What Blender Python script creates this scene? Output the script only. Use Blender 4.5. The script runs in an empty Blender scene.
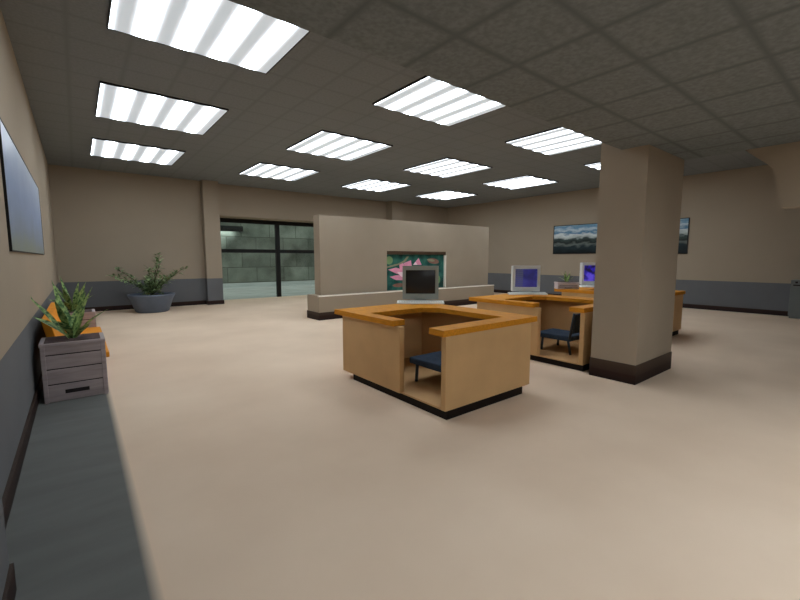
import bpy, bmesh, math, random
from mathutils import Vector, Matrix
random.seed(7)
S = bpy.context.scene
COL = S.collection

# ------------------------------------------------------------------ camera, world, exposure
EYE = 1.6
cam_d = bpy.data.cameras.new('camera')
cam_d.sensor_width = 36.0
cam_d.lens = 402.9 / 800 * 36.0
cam_d.clip_end = 200
cam = bpy.data.objects.new('camera', cam_d)
cam.location = (0, 0, EYE)
cam.rotation_euler = (math.radians(90 - 5.928), 0, math.radians(-38.629))
COL.objects.link(cam)
S.camera = cam

w = bpy.data.worlds.new('overcast_sky')
w.use_nodes = True
w.node_tree.nodes['Background'].inputs[0].default_value = (0.87, 0.92, 0.90, 1)
w.node_tree.nodes['Background'].inputs[1].default_value = 1.1
S.world = w

S.view_settings.view_transform = 'Standard'
S.view_settings.look = 'None'
S.view_settings.gamma = 1.0
S.view_settings.use_curve_mapping = False
S.view_settings.exposure = 0.10
LAMP = 13.5            # brightness of the fluorescent tubes

# ------------------------------------------------------------------ materials
def srgb(r, g, b):
    f = lambda c: c / 12.92 if c <= 0.04045 else ((c + 0.055) / 1.055) ** 2.4
    return (f(r / 255), f(g / 255), f(b / 255), 1)

class NT:
    def __init__(s, name, rough=0.8, spec=0.2):
        s.m = bpy.data.materials.new(name); s.m.use_nodes = True
        s.t = s.m.node_tree; s.p = s.t.nodes['Principled BSDF']
        s.p.inputs['Roughness'].default_value = rough
        s.p.inputs['Specular IOR Level'].default_value = spec
    def n(s, typ, **kw):
        nd = s.t.nodes.new(typ)
        for k, v in kw.items(): setattr(nd, k, v)
        return nd
    def l(s, a, b): s.t.links.new(a, b)
    def coord(s, kind='Object'): return s.n('ShaderNodeTexCoord').outputs[kind]
    def sep(s, v):
        nd = s.n('ShaderNodeSeparateXYZ'); s.l(v, nd.inputs[0]); return nd.outputs
    def math(s, op, a, b=None, c=None, clamp=False):
        nd = s.n('ShaderNodeMath', operation=op); nd.use_clamp = clamp
        for i, v in enumerate((a, b, c)):
            if v is None: continue
            if isinstance(v, (int, float)): nd.inputs[i].default_value = v
            else: s.l(v, nd.inputs[i])
        return nd.outputs[0]
    def ramp(s, f, stops, interp='LINEAR'):
        nd = s.n('ShaderNodeValToRGB'); r = nd.color_ramp; r.interpolation = interp
        r.elements.remove(r.elements[1]); r.elements[0].position = stops[0][0]; r.elements[0].color = stops[0][1]
        for p, c in stops[1:]: r.elements.new(p).color = c
        if f is not None: s.l(f, nd.inputs[0])
        return nd.outputs[0]
    def noise(s, v, scale, detail=3, stretch=None):
        if stretch:
            mp = s.n('ShaderNodeMapping'); mp.inputs['Scale'].default_value = stretch
            s.l(v, mp.inputs[0]); v = mp.outputs[0]
        nd = s.n('ShaderNodeTexNoise'); nd.inputs['Scale'].default_value = scale
        nd.inputs['Detail'].default_value = detail; s.l(v, nd.inputs['Vector'])
        return nd.outputs['Fac']
    def mix(s, f, a, b, blend='MIX'):
        nd = s.n('ShaderNodeMix', data_type='RGBA', blend_type=blend)
        for i, v in ((0, f), (6, a), (7, b)):
            if isinstance(v, (int, float)): nd.inputs[i].default_value = v
            elif isinstance(v, tuple): nd.inputs[i].default_value = v
            else: s.l(v, nd.inputs[i])
        return nd.outputs[2]
    def base(s, c):
        if isinstance(c, tuple): s.p.inputs['Base Color'].default_value = c
        else: s.l(c, s.p.inputs['Base Color'])
    def emit(s, c, st=1.0):
        if isinstance(c, tuple): s.p.inputs['Emission Color'].default_value = c
        else: s.l(c, s.p.inputs['Emission Color'])
        s.p.inputs['Emission Strength'].default_value = st

def mottled(name, col, amt=0.12, scale=4, rough=0.8, spec=0.2, stretch=None):
    t = NT(name, rough, spec); co = t.coord()
    f = t.noise(co, scale, 4, stretch)
    lo = tuple(c * (1 - amt) for c in col[:3]) + (1,)
    hi = tuple(min(1, c * (1 + amt)) for c in col[:3]) + (1,)
    t.base(t.ramp(f, [(0.3, lo), (0.7, hi)])); return t.m

WALL_C = srgb(164, 150, 132)
GREY_C = srgb(110, 111, 113)
M = {}
M['beige'] = mottled('beige_paint', WALL_C, 0.04, 1.2, 0.9, 0.1)
def wall_mat():
    t = NT('beige_wall_with_grey_dado', 0.9, 0.1); co = t.coord(); z = t.sep(co)[2]
    b = t.ramp(t.noise(co, 1.1), [(0.3, tuple(c * 0.96 for c in WALL_C[:3]) + (1,)), (0.7, WALL_C)])
    g = t.ramp(t.noise(co, 2.0), [(0.3, tuple(c * 0.93 for c in GREY_C[:3]) + (1,)), (0.7, GREY_C)])
    f = t.math('GREATER_THAN', z, 0.905)
    t.base(t.mix(f, g, b)); return t.m
M['wall'] = wall_mat()
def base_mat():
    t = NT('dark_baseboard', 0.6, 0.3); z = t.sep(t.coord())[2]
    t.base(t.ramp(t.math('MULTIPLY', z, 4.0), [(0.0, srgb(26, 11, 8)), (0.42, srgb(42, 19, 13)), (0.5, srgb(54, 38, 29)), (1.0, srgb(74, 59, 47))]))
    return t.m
M['base'] = base_mat()
M['base_dark'] = mottled('black_kick', srgb(20, 11, 8), 0.1, 5, 0.6)
def floor_mat():
    t = NT('beige_carpet_with_grey_runner', 0.95, 0.05); co = t.coord(); x = t.sep(co)[0]
    b = t.ramp(t.noise(co, 0.55, 5), [(0.3, srgb(219, 193, 167)), (0.7, srgb(235, 211, 186))])
    g = t.ramp(t.noise(co, 2.2, 4, (0.8, 3, 1)), [(0.3, srgb(107, 107, 103)), (0.7, srgb(114, 114, 110))])
    f = t.n('ShaderNodeMapRange'); f.inputs[1].default_value = 0.165; f.inputs[2].default_value = 0.225
    t.l(x, f.inputs[0]); t.base(t.mix(f.outputs[0], g, b)); return t.m
M['floor'] = floor_mat()
def ceil_mat(name, c0, c1, cg):
    t = NT(name, 0.95, 0.05); co = t.coord(); s = t.sep(co)
    def line(v, off, per):
        a = t.math('FRACT', t.math('ADD', t.math('MULTIPLY', t.math('SUBTRACT', v, off), 1 / per), 0.5))
        a = t.math('ABSOLUTE', t.math('SUBTRACT', a, 0.5))
        r = t.n('ShaderNodeMapRange'); r.inputs[1].default_value = 0.005; r.inputs[2].default_value = 0.075
        t.l(a, r.inputs[0]); return r.outputs[0]
    f = t.math('MULTIPLY', line(s[0], 2.51, 0.608), line(s[1], 1.256, 0.57))
    n = t.ramp(t.noise(co, 30, 5), [(0.35, c0), (0.65, c1)])
    t.base(t.mix(f, cg, n)); return t.m
M['ceil'] = ceil_mat('grey_ceiling_tiles', srgb(127, 131, 133), srgb(135, 139, 141), srgb(124, 128, 130))
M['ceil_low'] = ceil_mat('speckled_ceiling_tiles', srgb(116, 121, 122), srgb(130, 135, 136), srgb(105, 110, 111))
def panel_mat():
    t = NT('fluorescent_diffuser', 0.5, 0.2); co = t.coord(); s = t.sep(co)
    ph = t.math('MULTIPLY', s[0], 2 * math.pi * 4.5 / 1.82)
    a = t.math('MULTIPLY_ADD', t.math('COSINE', t.math('ADD', ph, 0.9)), 0.5, 0.5)
    fine = t.math('MULTIPLY_ADD', t.math('COSINE', t.math('MULTIPLY', ph, 2.0)), 0.12, 0.88)
    a = t.math('MULTIPLY', t.math('POWER', a, 2.8), fine)
    n = t.noise(co, 3.0, 3, (2.2, 0.5, 1))
    a = t.math('MULTIPLY', a, t.math('MULTIPLY_ADD', n, 0.8, 0.6))
    st = t.math('MULTIPLY_ADD', a, LAMP, 0.40)
    t.base(srgb(200, 205, 205))
    t.emit((0.88, 0.975, 1.06, 1)); t.l(st, t.p.inputs['Emission Strength'])
    return t.m
M['panel'] = panel_mat()
M['fix_trim'] = mottled('light_fixture_rim', srgb(40, 40, 40), 0.05, 3, 0.5)
M['fix_rim'] = mottled('light_fixture_pale_lip', srgb(150, 155, 155), 0.05, 3, 0.5)
M['black'] = mottled('black_metal', srgb(18, 17, 16), 0.1, 3, 0.5, 0.3)
M['tan'] = mottled('tan_laminate', srgb(204, 165, 116), 0.07, 2.2, 0.55, 0.25)
M['orange'] = mottled('orange_wood', srgb(208, 138, 40), 0.16, 7, 0.6, 0.10, (5, 1, 6))
M['cushion'] = mottled('orange_cushion', srgb(222, 144, 40), 0.06, 4, 0.7, 0.15)
M['tanfloor'] = mottled('tan_floor_plate', srgb(200, 160, 112), 0.06, 3, 0.7)
M['blue'] = mottled('dark_blue_fabric', srgb(58, 70, 86), 0.18, 9, 0.9, 0.1)
M['chairmetal'] = mottled('dark_chair_metal', srgb(48, 54, 60), 0.1, 4, 0.5, 0.3)
M['crate'] = mottled('grey_weathered_wood', srgb(172, 160, 160), 0.16, 4, 0.85, 0.1, (0.7, 6, 6))
M['crate_side'] = M['crate']
M['groove'] = mottled('dark_gap', srgb(46, 40, 40), 0.1, 4)
M['soil'] = mottled('dark_soil', srgb(88, 72, 70), 0.25, 14, 0.95)
M['pot'] = mottled('blue_grey_glaze', srgb(104, 114, 130), 0.10, 3, 0.5, 0.3)
def leaf_mat(name, a, b):
    t = NT(name, 0.6, 0.25); co = t.coord()
    t.base(t.ramp(t.noise(co, 24, 3), [(0.38, a), (0.60, b)])); return t.m
M['leaf'] = leaf_mat('striped_green_leaf', srgb(58, 96, 54), srgb(158, 184, 112))
M['leaf2'] = leaf_mat('small_green_leaf', srgb(84, 110, 70), srgb(162, 184, 132))
M['stem'] = mottled('brown_stem', srgb(70, 68, 48), 0.15, 8)
M['crt_grey'] = mottled('grey_plastic', srgb(150, 156, 148), 0.05, 5, 0.5, 0.3)
M['crt_pale'] = mottled('pale_grey_plastic', srgb(206, 210, 208), 0.05, 5, 0.5, 0.3)
M['key'] = mottled('white_plastic', srgb(246, 248, 246), 0.04, 5, 0.5, 0.3)
M['keys'] = mottled('grey_keys', srgb(232, 236, 234), 0.04, 5, 0.5, 0.3)
M['lit_edge'] = mottled('painted_lit_edge', srgb(250, 243, 232), 0.03, 5, 0.8)  # near-white paint standing in for light on the ledge edge and niche jamb
M['brown'] = mottled('dark_brown_wood', srgb(78, 60, 44), 0.12, 6, 0.7)
M['unit'] = mottled('grey_painted_metal', srgb(112, 116, 114), 0.05, 3, 0.6)
M['concrete'] = mottled('outdoor_concrete', srgb(160, 164, 160), 0.16, 0.8, 0.9)
def screen_off():
    t = NT('dark_screen_glass', 0.25, 0.4)
    t.base(srgb(40, 41, 42)); return t.m
M['screen_off'] = screen_off()
def screen_on(name, a, b, c, scale, st, lines):
    t = NT(name, 0.3, 0.3); co = t.coord('Object'); s = t.sep(co)
    f = t.noise(co, scale, 3)
    col = t.ramp(f, [(0.38, a), (0.52, b), (0.64, c)])
    if lines:
        r = t.math('FRACT', t.math('MULTIPLY', s[2], 26)); r = t.math('GREATER_THAN', r, 0.5)
        left = t.math('LESS_THAN', t.math('ADD', t.math('MULTIPLY', s[0], -1), 0.0), 0.22)
        box = t.math('MULTIPLY', t.math('GREATER_THAN', t.math('MULTIPLY', s[0], -1), 0.06), left)
        box = t.math('MULTIPLY', box, t.math('MULTIPLY_ADD', r, 0.35, 0.25))
        col = t.mix(box, col, srgb(88, 92, 96))
    t.base((0.02, 0.02, 0.03, 1)); t.emit(col, st * 0.62); return t.m
M['screen_navy'] = screen_on('navy_lit_screen', srgb(38, 38, 92), srgb(48, 47, 116), srgb(60, 60, 132), 5, 1.0, True)
M['screen_violet'] = screen_on('violet_lit_screen', srgb(16, 10, 44), srgb(48, 36, 176), srgb(104, 84, 226), 9, 1.0, False)
def glass_mat():
    m = bpy.data.materials.new('window_glass'); m.use_nodes = True; t = m.node_tree; t.nodes.clear()
    o = t.nodes.new('ShaderNodeOutputMaterial'); mx = t.nodes.new('ShaderNodeMixShader'); mx.inputs[0].default_value = 0.05
    a = t.nodes.new('ShaderNodeBsdfTransparent'); a.inputs[0].default_value = (0.90, 0.95, 0.93, 1)
    g = t.nodes.new('ShaderNodeBsdfGlossy'); g.inputs['Roughness'].default_value = 0.03
    t.links.new(a.outputs[0], mx.inputs[1]); t.links.new(g.outputs[0], mx.inputs[2]); t.links.new(mx.outputs[0], o.inputs[0])
    return m
M['glass'] = glass_mat()
def block_mat():
    t = NT('outdoor_block_wall', 0.95, 0.05); co = t.coord()
    mp = t.n('ShaderNodeMapping'); mp.inputs['Rotation'].default_value = (math.radians(90), 0, 0); t.l(co, mp.inputs[0])
    br = t.n('ShaderNodeTexBrick'); br.inputs['Scale'].default_value = 1.0
    br.inputs['Brick Width'].default_value = 1.9; br.inputs['Row Height'].default_value = 1.0; br.inputs['Mortar Size'].default_value = 0.035
    br.inputs['Mortar Smooth'].default_value = 0.6
    br.inputs['Color1'].default_value = srgb(96, 100, 94); br.inputs['Color2'].default_value = srgb(126, 130, 122); br.inputs['Mortar'].default_value = srgb(84, 87, 81)
    t.l(mp.outputs[0], br.inputs['Vector'])
    n = t.ramp(t.noise(co, 0.8, 5), [(0.3, (0.45, 0.47, 0.44, 1)), (0.7, (1.35, 1.36, 1.32, 1))])
    t.base(t.mix(1.0, br.outputs['Color'], n, 'MULTIPLY')); return t.m
M['blocks'] = block_mat()
def landscape_mat(name, flip):
    # runs along local Y (width) and Z (height), both 0..1 in the Generated frame
    t = NT(name, 0.5, 0.15); co = t.coord('Generated'); s = t.sep(co)
    n = t.noise(co, 3.0, 6, (1, 2.0, 2.6))
    h = t.math('ADD', s[2], t.math('MULTIPLY_ADD', n, 0.34, -0.17))
    col = t.ramp(h, [(0.0, srgb(24, 28, 30)), (0.24, srgb(40, 54, 58)), (0.32, srgb(104, 112, 108)), (0.39, srgb(40, 46, 44)), (0.50, srgb(62, 76, 74)), (0.57, srgb(176, 186, 184)),
                     (0.66, srgb(214, 222, 222)), (0.74, srgb(70, 122, 158)), (0.84, srgb(196, 212, 220)), (0.93, srgb(104, 150, 182)), (1.0, srgb(150, 178, 196))])
    t.base(col); return t.m
M['land'] = landscape_mat('landscape_print', 0)
def mist_mat():
    t = NT('pale_blue_print', 0.35, 0.3); co = t.coord('Generated'); s = t.sep(co)
    n = t.noise(co, 2.5, 4, (1, 3.0, 1.2))
    h = t.math('ADD', s[2], t.math('MULTIPLY_ADD', n, 0.5, -0.25))
    col = t.ramp(h, [(0.0, srgb(142, 152, 140)), (0.18, srgb(134, 148, 166)), (0.5, srgb(150, 168, 200)), (0.8, srgb(176, 190, 214)), (1.0, srgb(196, 206, 222))])
    t.base(col); return t.m
M['mist'] = mist_mat()
def teal_mat():
    t = NT('teal_painting_ground', 0.6, 0.15); co = t.coord()
    t.base(t.ramp(t.noise(co, 3.0, 4), [(0.3, srgb(26, 44, 42)), (0.5, srgb(40, 96, 88)), (0.7, srgb(70, 128, 112))])); return t.m
M['teal'] = teal_mat()
M['pink'] = mottled('pink_petal', srgb(236, 158, 188), 0.12, 4)
M['pinkpale'] = mottled('pale_pink_petal', srgb(250, 222, 230), 0.05, 4)
M['padgreen'] = mottled('pale_green_pad', srgb(132, 166, 118), 0.1, 4)
M['padbrown'] = mottled('brown_pad', srgb(142, 104, 92), 0.15, 6)
M['padstem'] = mottled('pale_stem', srgb(150, 150, 122), 0.1, 6)

# ------------------------------------------------------------------ mesh helpers
class MB:
    def __init__(s): s.b = bmesh.new(); s.mats = []
    def mi(s, m):
        if m not in s.mats: s.mats.append(m)
        return s.mats.index(m)
    def box(s, x0, x1, y0, y1, z0, z1, m=None):
        v = [s.b.verts.new(p) for p in ((x0,y0,z0),(x1,y0,z0),(x1,y1,z0),(x0,y1,z0),(x0,y0,z1),(x1,y0,z1),(x1,y1,z1),(x0,y1,z1))]
        for f in ((0,3,2,1),(4,5,6,7),(0,1,5,4),(1,2,6,5),(2,3,7,6),(3,0,4,7)):
            fc = s.b.faces.new([v[i] for i in f])
            if m: fc.material_index = s.mi(m)
        return v
    def hexa(s, pts, m=None):
        v = [s.b.verts.new(p) for p in pts]
        for f in ((0,3,2,1),(4,5,6,7),(0,1,5,4),(1,2,6,5),(2,3,7,6),(3,0,4,7)):
            fc = s.b.faces.new([v[i] for i in f])
            if m: fc.material_index = s.mi(m)
    def prism(s, pts, z0, z1, axis='z', m=None):
        def P(p, h):
            return {'z': (p[0], p[1], h), 'x': (h, p[0], p[1]), 'y': (p[0], h, p[1])}[axis]
        a = [s.b.verts.new(P(p, z0)) for p in pts]; c = [s.b.verts.new(P(p, z1)) for p in pts]
        n = len(pts); fs = [s.b.faces.new(a[::-1]), s.b.faces.new(c)]
        for i in range(n): fs.append(s.b.faces.new((a[i], a[(i+1) % n], c[(i+1) % n], c[i])))
        if m:
            for f in fs: f.material_index = s.mi(m)
    def quad(s, pts, m=None, smooth=False):
        f = s.b.faces.new([s.b.verts.new(p) for p in pts]); f.smooth = smooth
        if m: f.material_index = s.mi(m)
    def lathe(s, prof, n=40, c=(0, 0, 0), m=None):
        rings = [[s.b.verts.new((c[0] + r*math.cos(2*math.pi*i/n), c[1] + r*math.sin(2*math.pi*i/n), c[2] + z)) for i in range(n)] for r, z in prof]
        for a, b in zip(rings, rings[1:]):
            for i in range(n):
                f = s.b.faces.new((a[i], a[(i+1) % n], b[(i+1) % n], b[i])); f.smooth = True
                if m: f.material_index = s.mi(m)
        for r in (rings[0][::-1], rings[-1]):
            f = s.b.faces.new(r)
            if m: f.material_index = s.mi(m)
    def tube(s, pts, r, n=8, m=None):
        pts = [Vector(p) for p in pts]; rings = []
        for i, p in enumerate(pts):
            d = (pts[min(i+1, len(pts)-1)] - pts[max(i-1, 0)]).normalized()
            u = d.cross(Vector((0, 0, 1)) if abs(d.z) < .95 else Vector((1, 0, 0))).normalized(); v = d.cross(u)
            rr = r[i] if isinstance(r, (list, tuple)) else r
            rings.append([s.b.verts.new(p + rr * (u*math.cos(2*math.pi*k/n) + v*math.sin(2*math.pi*k/n))) for k in range(n)])
        for a, b in zip(rings, rings[1:]):
            for k in range(n):
                f = s.b.faces.new((a[k], a[(k+1) % n], b[(k+1) % n], b[k])); f.smooth = True
                if m: f.material_index = s.mi(m)
        s.b.faces.new(rings[0][::-1]); s.b.faces.new(rings[-1])
    def build(s, name, mat=None, parent=None, bevel=0):
        bmesh.ops.recalc_face_normals(s.b, faces=s.b.faces[:])
        me = bpy.data.meshes.new(name); s.b.to_mesh(me); s.b.free()
        for m in (s.mats or [mat]): me.materials.append(M[m])
        o = bpy.data.objects.new(name, me); COL.objects.link(o)
        if parent: o.parent = parent
        if bevel:
            bv = o.modifiers.new('bevel', 'BEVEL'); bv.width = bevel; bv.segments = 2; bv.limit_method = 'ANGLE'
        return o

def tag(o, label=None, cat=None, group=None, kind=None):
    for k, v in (('label', label), ('category', cat), ('group', group), ('kind', kind)):
        if v: o[k] = v
    return o
def empty(name, loc, rz=0):
    o = bpy.data.objects.new(name, None); o.empty_display_size = 0.2
    o.location = loc; o.rotation_euler = (0, 0, rz); COL.objects.link(o); return o
def copy_tree(o, parent=None):
    c = o.copy(); COL.objects.link(c); c.parent = parent
    for ch in list(o.children): copy_tree(ch, c)
    return c
def box_obj(name, mat, *b, parent=None, bevel=0):
    m = MB(); m.box(*b); return m.build(name, mat, parent, bevel)
def struct(name, mat, *b, bevel=0):
    return tag(box_obj(name, mat, *b, bevel=bevel), kind='structure')
def local_origin(o, p):
    """move a mesh object's origin to p without moving the mesh"""
    o.data.transform(Matrix.Translation(-Vector(p))); o.location = p; return o

# ------------------------------------------------------------------ the room
H, SOF = 4.2, 2.95
XL, XR, YB, YR = -0.45, 15.3, 15.15, -4.5
WY = 16.2                                       # plane of the big window
struct('floor', 'floor', XL - 0.3, XR + 0.3, YR - 0.3, WY + 0.06, -0.2, 0)
struct('wall_left', 'wall', XL - 0.3, XL, YR, WY + 0.3, 0, H)
struct('wall_right', 'wall', XR, XR + 0.3, YR, WY + 0.3, 0, H)
struct('wall_rear', 'wall', XL - 0.3, XR + 0.3, YR - 0.3, YR, 0, H)
m = MB(); m.box(XL, 3.45, YB, WY + 0.3, 0, H); m.build('wall_back_left', 'wall')['kind'] = 'structure'
m = MB(); m.box(12.05, XR, YB, WY + 0.3, 0, H); m.build('wall_back_right', 'wall')['kind'] = 'structure'
struct('wall_window_header', 'wall', 3.95, 11.42, 15.3, WY + 0.3, 3.11, H)
struct('wall_door_pier', 'wall', 3.45, 3.95, 14.88, WY + 0.3, 0, H)
struct('wall_far_pier', 'wall', 11.42, 12.05, 14.88, WY + 0.3, 0, H)
struct('wall_near_pier', 'wall', XL, -0.345, 1.2, 2.56, 0, H)
struct('ceiling', 'ceil', XL - 0.3, XR + 0.3, YR - 0.3, WY + 0.3, H, H + 0.2)
PX0, PX1, PY0, PY1 = 5.43, 6.66, 2.03, 2.60     # the square pillar
struct('ceiling_soffit', 'ceil_low', XL, PX1, YR, 2.34, SOF, H)
m = MB(); m.prism([(1.38, SOF), (1.10, 2.69), (0.99, 2.20), (-3.0, 2.20), (-3.0, SOF)], PX1 - 0.01, PX1 + 0.16, 'x')
tag(m.build('wall_bulkhead', 'beige'), kind='structure')
struct('wall_pillar', 'beige', PX0, PX1, PY0, PY1, 0, H)
m = MB(); m.box(PX0 - 0.01, PX1 + 0.01, PY0 - 0.01, PY1 + 0.01, 0, 0.25)
tag(m.build('baseboard_pillar', 'base'), kind='structure')
def baseboard(side, x0, x1, y0, y1, h=0.14):
    m = MB(); m.box(x0, x1, y0, y1, 0, h); tag(m.build('baseboard_' + side, 'base'), kind='structure')
baseboard('left', XL, XL + 0.02, 2.56, YB)
baseboard('near_pier', XL, -0.33, 1.18, 2.57)
baseboard('back', XL + 0.02, 3.45, YB - 0.02, YB)
baseboard('door_pier', 3.43, 3.97, 14.86, WY)
baseboard('far_pier', 11.40, 12.07, 14.86, WY)
baseboard('back_right', 12.07, XR - 0.02, YB - 0.02, YB)
baseboard('right', XR - 0.02, XR, YR, YB)

# partition: a plinth with a taller panel set back on it and a picture niche
struct('wall_partition_plinth', 'beige', 4.80, 11.86, 9.34, 10.01, 0, 0.63)
baseboard('partition', 4.785, 11.875, 9.325, 10.025, 0.20)
m = MB()
UY0, UY1, UZ = 9.55, 9.87, 2.72
m.box(4.96, 7.14, UY0, UY1, 0.63, UZ); m.box(9.58, 11.76, UY0, UY1, 0.63, UZ)
m.box(7.14, 9.58, UY0, UY1, 1.81, UZ); m.box(7.14, 9.58, UY0 + 0.10, UY1, 0.63, 1.81)
tag(m.build('wall_partition', 'beige'), kind='structure')
struct('trim_ledge_highlight', 'lit_edge', 4.795, 11.865, 9.334, 9.40, 0.605, 0.634)  # bright ledge edge, its highlight painted as a pale strip
struct('trim_jamb_highlight', 'lit_edge', 9.568, 9.59, UY0 - 0.004, UY0 + 0.10, 0.63, 1.70)  # right jamb of the niche, lit look put into its colour
struct('trim_2', 'brown', 7.14, 9.58, 9.56, UY0 + 0.10, 1.715, 1.81)

# big window: opening 3.95..11.42, black frame
WX0, WX1, WZ = 3.95, 11.42, 3.11
win = tag(empty('window_1', (0, 0, 0)), kind='structure')
m = MB(); m.box(WX0, WX1, WY, WY + 0.10, 2.95, WZ); m.box(WX1 - 0.08, WX1, WY, WY + 0.1, 0, 2.95); m.box(WX0, WX0 + 0.05, WY, WY + 0.1, 0, 2.95)
m.build('window_frame', 'black', win)
box_obj('rail', 'black', WX0 + 0.05, WX1 - 0.08, WY + 0.01, WY + 0.09, 1.81, 1.95, parent=win)
MUL = [6.43, 8.95]
for x in MUL: box_obj('mullion', 'black', x, x + 0.17, WY - 0.01, WY + 0.10, 0, 2.95, parent=win)
xs = [WX0 + 0.05] + [v for x in MUL for v in (x, x + 0.17)] + [WX1 - 0.08]
for i in range(0, len(xs), 2):
    for z0, z1 in ((0.0, 1.81), (1.95, 2.95)):
        box_obj('pane', 'glass', xs[i], xs[i+1], WY + 0.045, WY + 0.055, z0, z1, parent=win)

# yard outside the window
struct('floor_yard', 'concrete', -12, 34, WY + 0.06, 27.9, -0.25, -0.03)
struct('wall_yard', 'blocks', -12, 34, 27.4, 28.0, -0.05, 7.0)

# ------------------------------------------------------------------ ceiling lights
LW = 1.82
lg = empty('ceiling_light', (0, 0, H))
m = MB(); t_ = 0.03
e_ = 0.014; m.box(0, LW, 0, e_, -t_, 0); m.box(0, LW, LW - e_, LW, -t_, 0); m.box(0, e_, e_, LW - e_, -t_, 0); m.box(LW - e_, LW, e_, LW - e_, -t_, 0)
m.build('frame', 'fix_trim', lg)
box_obj('diffuser', 'panel', e_, LW - e_, e_, LW - e_, -t_ + 0.004, -0.004, parent=lg)
cols, rows = [0.434, 4.067, 7.667, 11.22], [4.012, 7.628, 11.20]
rown = ['nearest row', 'middle row', 'farthest row from the camera']
coln = ['above the grey floor strip side by the left wall', 'second from the left wall', 'third from the left wall', 'farthest to the right']
first = True
for j, y in enumerate(rows):
    for i, x in enumerate(cols):
        o = lg if first else copy_tree(lg); first = False
        o.location = (x, y, H)
        where = ['leftmost', 'second from left', 'third from left', 'rightmost'][i]
        row = ['front row beside the lowered soffit', 'middle row', 'back row near the window wall'][j]
        if j == 0 and i == 3: lab = 'square fluorescent ceiling light mostly hidden behind the pillar, rightmost of the front row'
        elif j == 0 and i == 0: lab = 'largest square fluorescent ceiling light, cut by the top of the photo, leftmost of front row'
        else: lab = 'square white fluorescent ceiling light, %s of the %s' % (where, row)
        tag(o, lab, 'ceiling light', 'recessed fluorescent ceiling lights')

for i, x in enumerate((-0.2, 1.8, 3.8)):  # extra fixtures added out of view to brighten the foreground floor
    o = copy_tree(lg); o.location = (x, -2.35, SOF)
    tag(o, 'added square fill light under the low soffit behind the camera, out of view', 'ceiling light', 'added fill lights behind the camera')

# ------------------------------------------------------------------ desks
def make_desk():
    r = empty('office_desk', (2.71, 2.72, 0)); ox, oy = 2.71, 2.72
    def P(l): return [(x - ox, y - oy) for x, y in l]
    zt = 0.905
    m = MB()
    m.prism(P([(2.71,2.72),(4.295,2.72),(4.295,4.83),(2.71,4.83),(2.71,3.52),(2.885,3.52),(2.885,4.22),(3.77,4.22),(3.93,4.03),(3.93,2.94),(2.72,2.94)]), zt - 0.065, zt)
    m.build('countertop', 'orange', r, 0.004)
    def b(name, mat, x0, x1, y0, y1, z0, z1): return box_obj(name, mat, x0-ox, x1-ox, y0-oy, y1-oy, z0, z1, parent=r, bevel=0.004)
    b('side_panel', 'tan', 2.735, 2.80, 3.43, 4.66, 0.09, zt - 0.065)
    b('side_panel', 'tan', 4.10, 4.17, 2.785, 4.59, 0.09, zt - 0.065)
    b('back_panel', 'tan', 2.80, 4.17, 4.59, 4.66, 0.09, zt - 0.065)
    b('front_panel', 'tan', 2.745, 4.17, 2.72, 2.785, 0.09, zt - 0.065)
    b('floor_plate', 'tanfloor', 2.757, 4.10, 2.785, 4.59, 0.085, 0.105)
    b('kick_plinth', 'base_dark', 2.765, 4.03, 2.72, 4.45, 0, 0.088)
    return r
DOFF = [(0, 0), (2.745, 0.02), (5.82, 0.17)]
d0 = make_desk()
desk_labels = ['tan U-shaped office desk with orange top nearest the camera, dark monitor on it',
               'tan U-shaped office desk with orange top, second one, partly behind the square pillar',
               'tan U-shaped office desk farthest back behind the square pillar, small plant box on it']
for k, (dx, dy) in enumerate(DOFF):
    o = d0 if k == 0 else copy_tree(d0)
    o.location = (2.71 + dx, 2.72 + dy, 0); tag(o, desk_labels[k], 'desk', 'U-shaped office desks')

# chairs inside the desks (facing +y)
def make_chair():
    r = empty('office_chair', (0, 0, 0))
    m = MB(); m.box(-0.27, 0.27, -0.30, 0.32, 0.205, 0.285); m.build('seat', 'blue', r, 0.018)
    m = MB(); m.hexa([(-0.25,-0.33,0.33),(0.25,-0.33,0.33),(0.25,-0.27,0.33),(-0.25,-0.27,0.33),(-0.24,-0.36,0.64),(0.24,-0.36,0.64),(0.24,-0.315,0.64),(-0.24,-0.315,0.64)])
    m.build('backrest', 'blue', r, 0.012)
    for sx in (-1, 1):
        m = MB(); m.tube([(sx*0.262, -0.28, 0.24), (sx*0.262, -0.30, 0.36), (sx*0.258, -0.34, 0.65)], 0.022); m.build('back_post', 'chairmetal', r)
        m = MB(); m.tube([(sx*0.245, 0.19, 0.21), (sx*0.25, 0.20, 0)], 0.020); m.build('leg', 'chairmetal', r)
        m = MB(); m.tube([(sx*0.245, -0.25, 0.21), (sx*0.25, -0.30, 0)], 0.020); m.build('leg', 'chairmetal', r)
    return r
c0 = make_chair()
chair_labels = ['dark blue office chair tucked inside the nearest desk, seat showing through the gap',
                'dark blue office chair inside the second desk beside the pillar, side and legs visible']
for k in range(2):
    o = c0 if k == 0 else copy_tree(c0)
    o.location = (3.40 + DOFF[k][0], 3.42 + DOFF[k][1], 0.105)
    tag(o, chair_labels[k], 'chair', 'blue chairs inside the desks')

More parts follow.
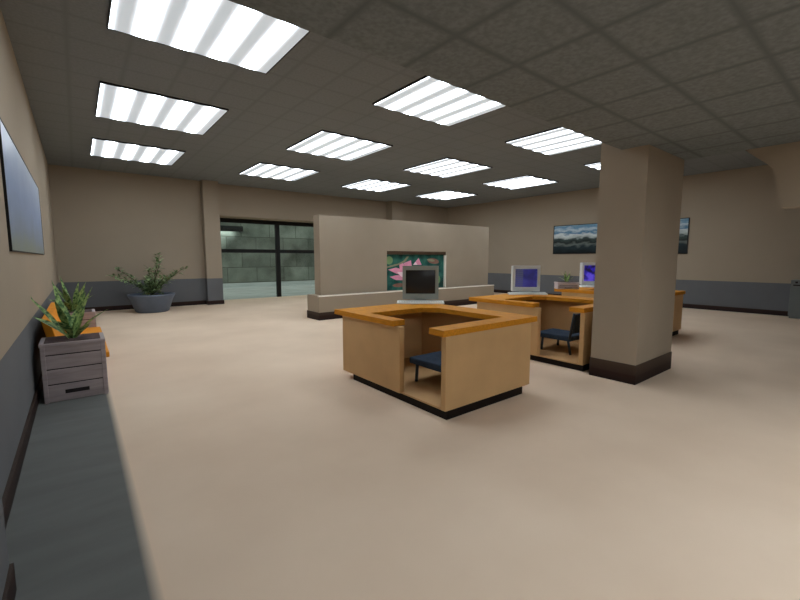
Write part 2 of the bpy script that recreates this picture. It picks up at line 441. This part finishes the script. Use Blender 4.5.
# monitors and keyboards: local +y is away from the viewer, origin at the front foot
def make_monitor(w_, h_, z0, casing, screen):
    r = empty('computer_monitor', (0, 0, 0)); hw = w_ / 2; z1 = z0 + h_; sw, sh = 0.41 * w_ , 0.355 * h_
    zc = z0 + h_ * 0.52
    m = MB()
    m.box(-hw, -sw, 0, 0.07, z0, z1); m.box(sw, hw, 0, 0.07, z0, z1)
    m.box(-sw, sw, 0, 0.07, z0, zc - sh); m.box(-sw, sw, 0, 0.07, zc + sh, z1)
    m.box(-hw + 0.005, hw - 0.005, 0.06, 0.16, z0 + 0.005, z1 - 0.005)
    a, b_ = hw - 0.03, hw * 0.55
    m.hexa([(-a,0.15,z0+0.02),(a,0.15,z0+0.02),(b_,0.40,z0+0.06),(-b_,0.40,z0+0.06),(-a,0.15,z1-0.02),(a,0.15,z1-0.02),(b_,0.40,z1-0.12),(-b_,0.40,z1-0.12)])
    m.build('casing', casing, r)
    m = MB(); n = 10; vs = []
    for i in range(n + 1):
        vs.append([m.b.verts.new((sw * (2*i/n - 1), 0.02 + 0.02 * ((2*i/n - 1)**2 + (2*j/n - 1)**2) * 0.7, zc + sh * (2*j/n - 1))) for j in range(n + 1)])
    for i in range(n):
        for j in range(n):
            f = m.b.faces.new((vs[i][j], vs[i+1][j], vs[i+1][j+1], vs[i][j+1])); f.smooth = True
    s = m.build('screen', screen, r)
    local_origin(s, (0, 0, zc))
    if z0 > 0.01:
        m = MB(); m.box(-0.16, 0.16, 0.01, 0.22, 0, 0.025); m.box(-0.09, 0.09, 0.05, 0.18, 0.025, z0 + 0.01); m.build('foot', casing, r)
    return r
AZ = math.radians(-41)
DT = 0.905
m1 = make_monitor(0.56, 0.52, 0.055, 'crt_grey', 'screen_off')
m1.location = (4.165, 4.70, DT); m1.rotation_euler.z = AZ
tag(m1, 'grey monitor with dark blank screen on the nearest desk, before the lotus picture', 'monitor', 'boxy computer monitors')
m2 = make_monitor(0.525, 0.50, 0.05, 'crt_pale', 'screen_navy')
m2.location = (6.79, 4.57, DT); m2.rotation_euler.z = AZ
tag(m2, 'pale grey monitor with a navy blue lit screen on the second desk', 'monitor', 'boxy computer monitors')
m3 = make_monitor(0.54, 0.54, 0.05, 'crt_pale', 'screen_violet')
m3.location = (9.78, 4.72, DT); m3.rotation_euler.z = AZ
tag(m3, 'pale grey monitor with a violet lit screen half hidden by the square pillar', 'monitor', 'boxy computer monitors')
def make_keyboard():
    r = empty('keyboard', (0, 0, 0))
    m = MB(); m.hexa([(-0.36,-0.17,0),(0.36,-0.17,0),(0.36,0,0),(-0.36,0,0),(-0.36,-0.17,0.022),(0.36,-0.17,0.022),(0.36,0,0.04),(-0.36,0,0.04)])
    m.build('tray', 'key', r, 0.004)
    m = MB()
    for j in range(4):
        y = -0.15 + 0.034 * j; z = 0.024 + 0.018 * (y + 0.17) / 0.17
        for i in range(18): x = -0.335 + 0.0375 * i; m.box(x, x + 0.031, y, y + 0.028, z - 0.004, z + 0.007)
    m.build('keys', 'keys', r)
    return r
k0 = make_keyboard()
for k, (mo, lab) in enumerate(((m1, 'white keyboard in front of the dark blank monitor on the nearest desk'),
                               (m2, 'white keyboard in front of the navy blue screen on the second desk'),
                               (m3, 'white keyboard in front of the violet screen beside the pillar'))):
    o = k0 if k == 0 else copy_tree(k0)
    d = 0.02
    o.location = (mo.location.x - math.sin(-AZ) * d, mo.location.y - math.cos(-AZ) * d, DT); o.rotation_euler.z = AZ
    tag(o, lab, 'keyboard', 'white keyboards on the desks')

# ------------------------------------------------------------------ plants
def leaf(m, base, az, length, width, lift, droop, n=9):
    """one arching strap leaf with a channel along its middle"""
    d = Vector((math.cos(az), math.sin(az), 0)); sd = Vector((-d.y, d.x, 0)); prev = None
    for i in range(n + 1):
        t = i / n
        p = Vector(base) + d * (length * math.cos(lift) * t) + Vector((0, 0, length * (math.sin(lift) * t - droop * t * t)))
        wd = width * (0.35 + 1.3 * t if t < 0.5 else 2.0 * (1 - t)) * 0.5
        wd = max(wd, 0.001)
        row = [m.b.verts.new(p - sd * wd + Vector((0, 0, wd * 0.35))), m.b.verts.new(p), m.b.verts.new(p + sd * wd + Vector((0, 0, wd * 0.35)))]
        if prev:
            for a in range(2):
                f = m.b.faces.new((prev[a], prev[a+1], row[a+1], row[a])); f.smooth = True
        prev = row
def make_planter(wx, dy, hz, mat='crate', name='wooden_planter_box'):
    r = empty(name, (0, 0, 0))
    m = MB()                                     # four walls, boards across the front with dark gaps
    m.box(0, wx, 0.012, dy, 0, hz - 0.03)
    zs = [0.0, 0.30, 0.56, 0.80, 1.0]
    for a, b_ in zip(zs, zs[1:]):
        m.box(0.05 * wx, 0.95 * wx, 0.0, 0.02, a * hz + 0.006, b_ * hz - 0.006)
        m.box(wx - 0.01, wx + 0.006, 0.04 * wx, dy - 0.02, a * hz + 0.006, b_ * hz - 0.006)
    for x in (0, 0.93 * wx): m.box(x, x + 0.07 * wx, -0.006, 0.03, 0, hz)
    m.box(-0.008, wx + 0.008, -0.008, dy, hz - 0.035, hz)
    m.build('box', mat, r, 0.003)
    g = MB()
    for z in zs[1:-1]: g.box(0.05 * wx, 0.95 * wx, 0.006, 0.014, z * hz - 0.006, z * hz + 0.006)
    g.box(0.32 * wx, 0.70 * wx, -0.004, 0.01, 0.125 * hz, 0.19 * hz)
    g.build('handle_slot', 'groove', r)
    box_obj('soil', 'soil', 0.06 * wx, 0.94 * wx, 0.06 * dy, 0.94 * dy, hz - 0.02, hz + 0.006, parent=r)
    return r
def strap_plant(parent, c, n, L, wd, seed, xmin=-9):
    rnd = random.Random(seed); m = MB()
    for az, ln, li in n:
        leaf(m, (c[0] + rnd.uniform(-.03, .03), c[1] + rnd.uniform(-.03, .03), c[2]), math.radians(az + rnd.uniform(-6, 6)), ln * L * rnd.uniform(.93, 1.07), wd, math.radians(li + rnd.uniform(-4, 4)), 0.20 if li < 55 else 0.07)
    for v in m.b.verts: v.co.x = max(v.co.x, xmin)
    return m.build('foliage', 'leaf', parent)
SPRAY = [(141, .50, 38), (148, .58, 58), (122, .52, 64), (136, .62, 76), (-40, .60, 77), (-36, .58, 62), (-28, .48, 50), (-58, .40, 42), (51, .52, 70), (-129, .46, 66), (-120, .34, 48), (70, .44, 50)]
p1 = make_planter(0.57, 0.50, 0.665); p1.location = (-0.375, 5.80, 0)
strap_plant(p1, (0.28, 0.24, 0.66), SPRAY, 1.22, 0.10, 3, -0.06)
tag(p1, 'grey wooden planter box with strap-leaved plant nearest the camera, before the orange bench', 'planter', 'grey planter boxes by the bench')
p2 = make_planter(0.57, 0.50, 0.665); p2.location = (-0.375, 8.84, 0)
strap_plant(p2, (0.28, 0.24, 0.66), SPRAY, 1.1, 0.10, 11, -0.06)
tag(p2, 'grey wooden planter box with plant at the far end of the orange bench', 'planter', 'grey planter boxes by the bench')
M['crate_pale'] = mottled('pale_weathered_wood', srgb(196, 184, 184), 0.12, 4, 0.85, 0.1, (0.7, 6, 6))
p3 = make_planter(0.47, 0.24, 0.155, 'crate_pale'); p3.location = (8.455, 4.87, DT); p3.rotation_euler.z = math.radians(-41)
strap_plant(p3, (0.23, 0.12, 0.15), SPRAY, 0.50, 0.05, 5)
tag(p3, 'small pale planter box with a little dark plant on the farthest desk', 'planter')

# orange bench along the left wall
b = empty('waiting_bench', (-0.40, 6.32, 0))
L = 2.48
m = MB(); m.box(0.06, 0.655, 0, L, 0.33, 0.40); m.build('seat', 'cushion', b, 0.012)
m = MB(); m.hexa([(0.10,0,0.44),(0.19,0,0.44),(0.19,L,0.44),(0.10,L,0.44),(0.02,0,0.87),(0.10,0,0.87),(0.10,L,0.87),(0.02,L,0.87)]); m.build('backrest', 'cushion', b, 0.012)
for y in (0.25, L - 0.25):
    m = MB(); m.box(0.10, 0.58, y - 0.025, y + 0.025, 0.28, 0.33); m.box(0.10, 0.15, y - 0.025, y + 0.025, 0, 0.28); m.box(0.53, 0.58, y - 0.025, y + 0.025, 0, 0.28)
    m.box(0.09, 0.14, y - 0.025, y + 0.025, 0.33, 0.62); m.build('leg_frame', 'unit', b)
tag(b, 'orange padded waiting bench along the left wall between two grey planter boxes', 'bench')

# big round pot with a branching plant
pt = empty('potted_plant', (1.70, 14.08, 0))
m = MB(); m.lathe([(0.40,0),(0.44,0.03),(0.55,0.36),(0.60,0.46),(0.62,0.50),(0.62,0.535),(0.56,0.535),(0.55,0.48),(0.1,0.47)], 48); m.build('pot', 'pot', pt)
m = MB(); m.lathe([(0.02,0.455),(0.552,0.46),(0.552,0.475),(0.02,0.50)], 32); m.build('soil', 'soil', pt)
st, fo = MB(), MB(); rnd = random.Random(4)
CR, CU = Vector((0.781, -0.624, 0)), Vector((0.624, 0.781, 0))
br = []
for sx, sy, hz in ((-1.05, 0.1, 0.78), (-0.75, -0.5, 0.62), (0.95, 0.15, 0.82), (0.70, -0.45, 0.60), (0.25, 0.1, 1.22), (0.42, -0.15, 1.02), (-0.2, 0.25, 0.78), (0.12, -0.3, 0.55), (-0.42, 0.55, 0.55), (0.4, 0.6, 0.6), (-0.3, -0.3, 0.42), (0.3, 0.3, 0.45)):
    br.append((CR * sx + CU * sy, hz))
for v, hz in br:
    pts = [Vector((v.x * t, v.y * t, 0.48 + hz * (1.35 * t - 0.35 * t * t) )) for t in [i / 10 for i in range(11)]]
    st.tube(pts, [0.014 * (1 - 0.75 * i / 10) for i in range(11)], 6)
    for i in range(2, 11):
        for k in range(5):
            q = pts[i] + Vector((rnd.uniform(-.04, .04), rnd.uniform(-.04, .04), rnd.uniform(-.04, .04)))
            az = rnd.uniform(0, 2 * math.pi)
            leaf(fo, q, az, rnd.uniform(.12, .22), rnd.uniform(.05, .085), rnd.uniform(-.3, .9), 0.15, 3)
for k in range(170):
    a, rr = rnd.uniform(0, 6.283), rnd.uniform(0, .30)
    leaf(fo, (rr * math.cos(a), rr * math.sin(a), 0.49 + rnd.uniform(0, .38)), rnd.uniform(0, 6.283), rnd.uniform(.12, .20), rnd.uniform(.05, .08), rnd.uniform(-.2, 1.0), 0.15, 3)
st.build('branches', 'stem', pt); fo.build('foliage', 'leaf2', pt)
tag(pt, 'round blue-grey pot with a branching green plant standing by the back wall', 'potted plant')

# ------------------------------------------------------------------ pictures
def wall_picture(name, face_x, y0, y1, z0, z1, mat, label, outward, fr=0.022, dp=0.04):
    """a framed print hanging on a wall that runs along y; outward is +1 or -1 along x"""
    r = empty(name, (face_x, (y0 + y1) / 2, z0)); hw, h = (y1 - y0) / 2, z1 - z0; d = dp * outward
    m = MB(); x0, x1 = min(0, d), max(0, d)
    m.box(x0, x1, -hw, hw, 0, fr); m.box(x0, x1, -hw, hw, h - fr, h); m.box(x0, x1, -hw, -hw + fr, fr, h - fr); m.box(x0, x1, hw - fr, hw, fr, h - fr)
    m.build('frame', 'black', r)
    m = MB(); m.box(min(0, d * .8), max(0, d * .8), -hw + fr, hw - fr, fr, h - fr); m.build('print', mat, r)
    return tag(r, label, 'picture')
wall_picture('framed_picture', XL, 4.87, 9.45, 1.66, 2.80, 'mist', 'large pale blue framed picture on the left wall, seen edge-on', 1, 0.012, 0.02)
wall_picture('framed_picture', XR, 6.78, 9.07, 1.77, 2.90, 'land', 'framed cloudy landscape picture on the right wall, left of the square pillar', -1)
wall_picture('framed_picture', XR, 4.40, 6.68, 1.74, 2.88, 'land', 'framed landscape picture on the right wall, only its edge showing right of the pillar', -1)
# lotus picture in the partition niche
lp = empty('lotus_picture', (7.14, UY0 + 0.10, 0.632))
PW, PH = 2.425, 1.078
def px(u, v): return ((u - 387.5) / 57.5 * 2.44, (292 - v) / 37.0 * PH)
m = MB(); m.box(0.0, PW, -0.012, 0, 0, PH, 'teal')
def ppoly(pts, mat, lift):
    m.prism([px(u, v) for u, v in pts], -0.012 - lift, -0.012, 'y', mat)
def ell(cu, cv, ru, rv, a=0, n=20):
    a = math.radians(a)
    return [(cu + ru*math.cos(t)*math.cos(a) - rv*math.sin(t)*math.sin(a), cv + ru*math.cos(t)*math.sin(a) + rv*math.sin(t)*math.cos(a)) for t in [2*math.pi*i/n for i in range(n)]]
ppoly(ell(391, 261, 3.2, 4.2), 'padgreen', 0.001)
ppoly([(388, 267.5), (393, 266), (399, 264.3), (404, 261.5), (407, 257), (409, 257), (406, 262.3), (400, 265.7), (394, 267.6), (388, 269)], 'padstem', 0.0015)
ppoly(ell(433.5, 262, 6.0, 3.0, 12), 'padbrown', 0.001)
ppoly(ell(431, 261, 4.0, 1.4, 12), 'padstem', 0.0018)
ppoly([(413, 266), (418.5, 258.5), (421.5, 266)], 'pink', 0.001)
ppoly([(413, 266), (415.5, 262.5), (417.5, 266)], 'pinkpale', 0.002)
for pet, mt, li in (([(390, 270.5), (397, 268.5), (404, 271), (408, 276), (402, 277), (396, 274)], 'pink', 0.001),
                    ([(400, 264.5), (403.5, 264), (407, 270), (409, 277), (403, 276), (400.5, 270)], 'pink', 0.0014),
                    ([(391.5, 278), (397, 276.5), (404, 276.5), (409, 279), (404, 282), (397, 281.5)], 'pink', 0.0018),
                    ([(398, 273), (403, 273.5), (408, 277.5), (402, 278.5)], 'pinkpale', 0.0022),
                    ([(404, 264), (411, 261), (412, 268), (409, 276)], 'pink', 0.0008),
                    ([(409, 277), (414, 270), (420, 268), (418, 276)], 'pink', 0.0012),
                    ([(408, 279), (416, 277), (424, 279), (416, 283)], 'pink', 0.0016)):
    ppoly(pet, mt, li)
ppoly(ell(400, 287, 6, 2.0), 'padbrown', 0.0006)
ppoly(ell(438.5, 283, 2.6, 5), 'padgreen', 0.0004)
m.build('print', None, lp)
tag(lp, 'picture of pink lotus flowers on dark teal in the partition niche', 'picture')

# grey cabinet unit by the right wall
u = empty('metal_cabinet', (14.86, 1.0, 0))
m = MB(); m.box(0.02, 0.43, 0.02, 0.86, 0, 0.06); m.box(0, 0.44, 0, 0.88, 0.06, 0.87); m.box(0.03, 0.44, 0.01, 0.87, 0.87, 0.90); m.box(0, 0.44, 0, 0.88, 0.90, 1.02); m.build('body', 'unit', u, 0.006)
m = MB(); m.box(-0.004, 0.02, 0.05, 0.83, 0.868, 0.902)
for i in range(8): m.box(-0.004, 0.01, 0.08 + i * 0.095, 0.13 + i * 0.095, 0.935, 0.985)
m.build('vent', 'groove', u)
tag(u, 'grey metal cabinet with a dark slot at the right edge against the right wall', 'cabinet')

# lamp on the yard wall
yl = empty('yard_lamp', (7.55, 27.4, 3.40))
m = MB(); m.box(-0.9, 0.9, -0.75, 0, 0, 0.22); m.box(-0.9, 0.9, -0.75, -0.70, -0.12, 0); m.box(-0.9, -0.85, -0.70, 0, -0.12, 0); m.box(0.85, 0.9, -0.70, 0, -0.12, 0); m.build('hood', 'black', yl)
def lamp_mat():
    t = NT('lit_lamp_lens', 0.4); t.base(srgb(220, 225, 225)); t.emit((0.9, 0.97, 1, 1), 12.0); return t.m
M['lens'] = lamp_mat()
m = MB(); m.box(-0.6, 0.6, -0.55, -0.1, -0.03, 0.0); m.build('lens', 'lens', yl)
tag(yl, 'dark hooded lamp on the stone yard wall seen through the window', 'lamp')
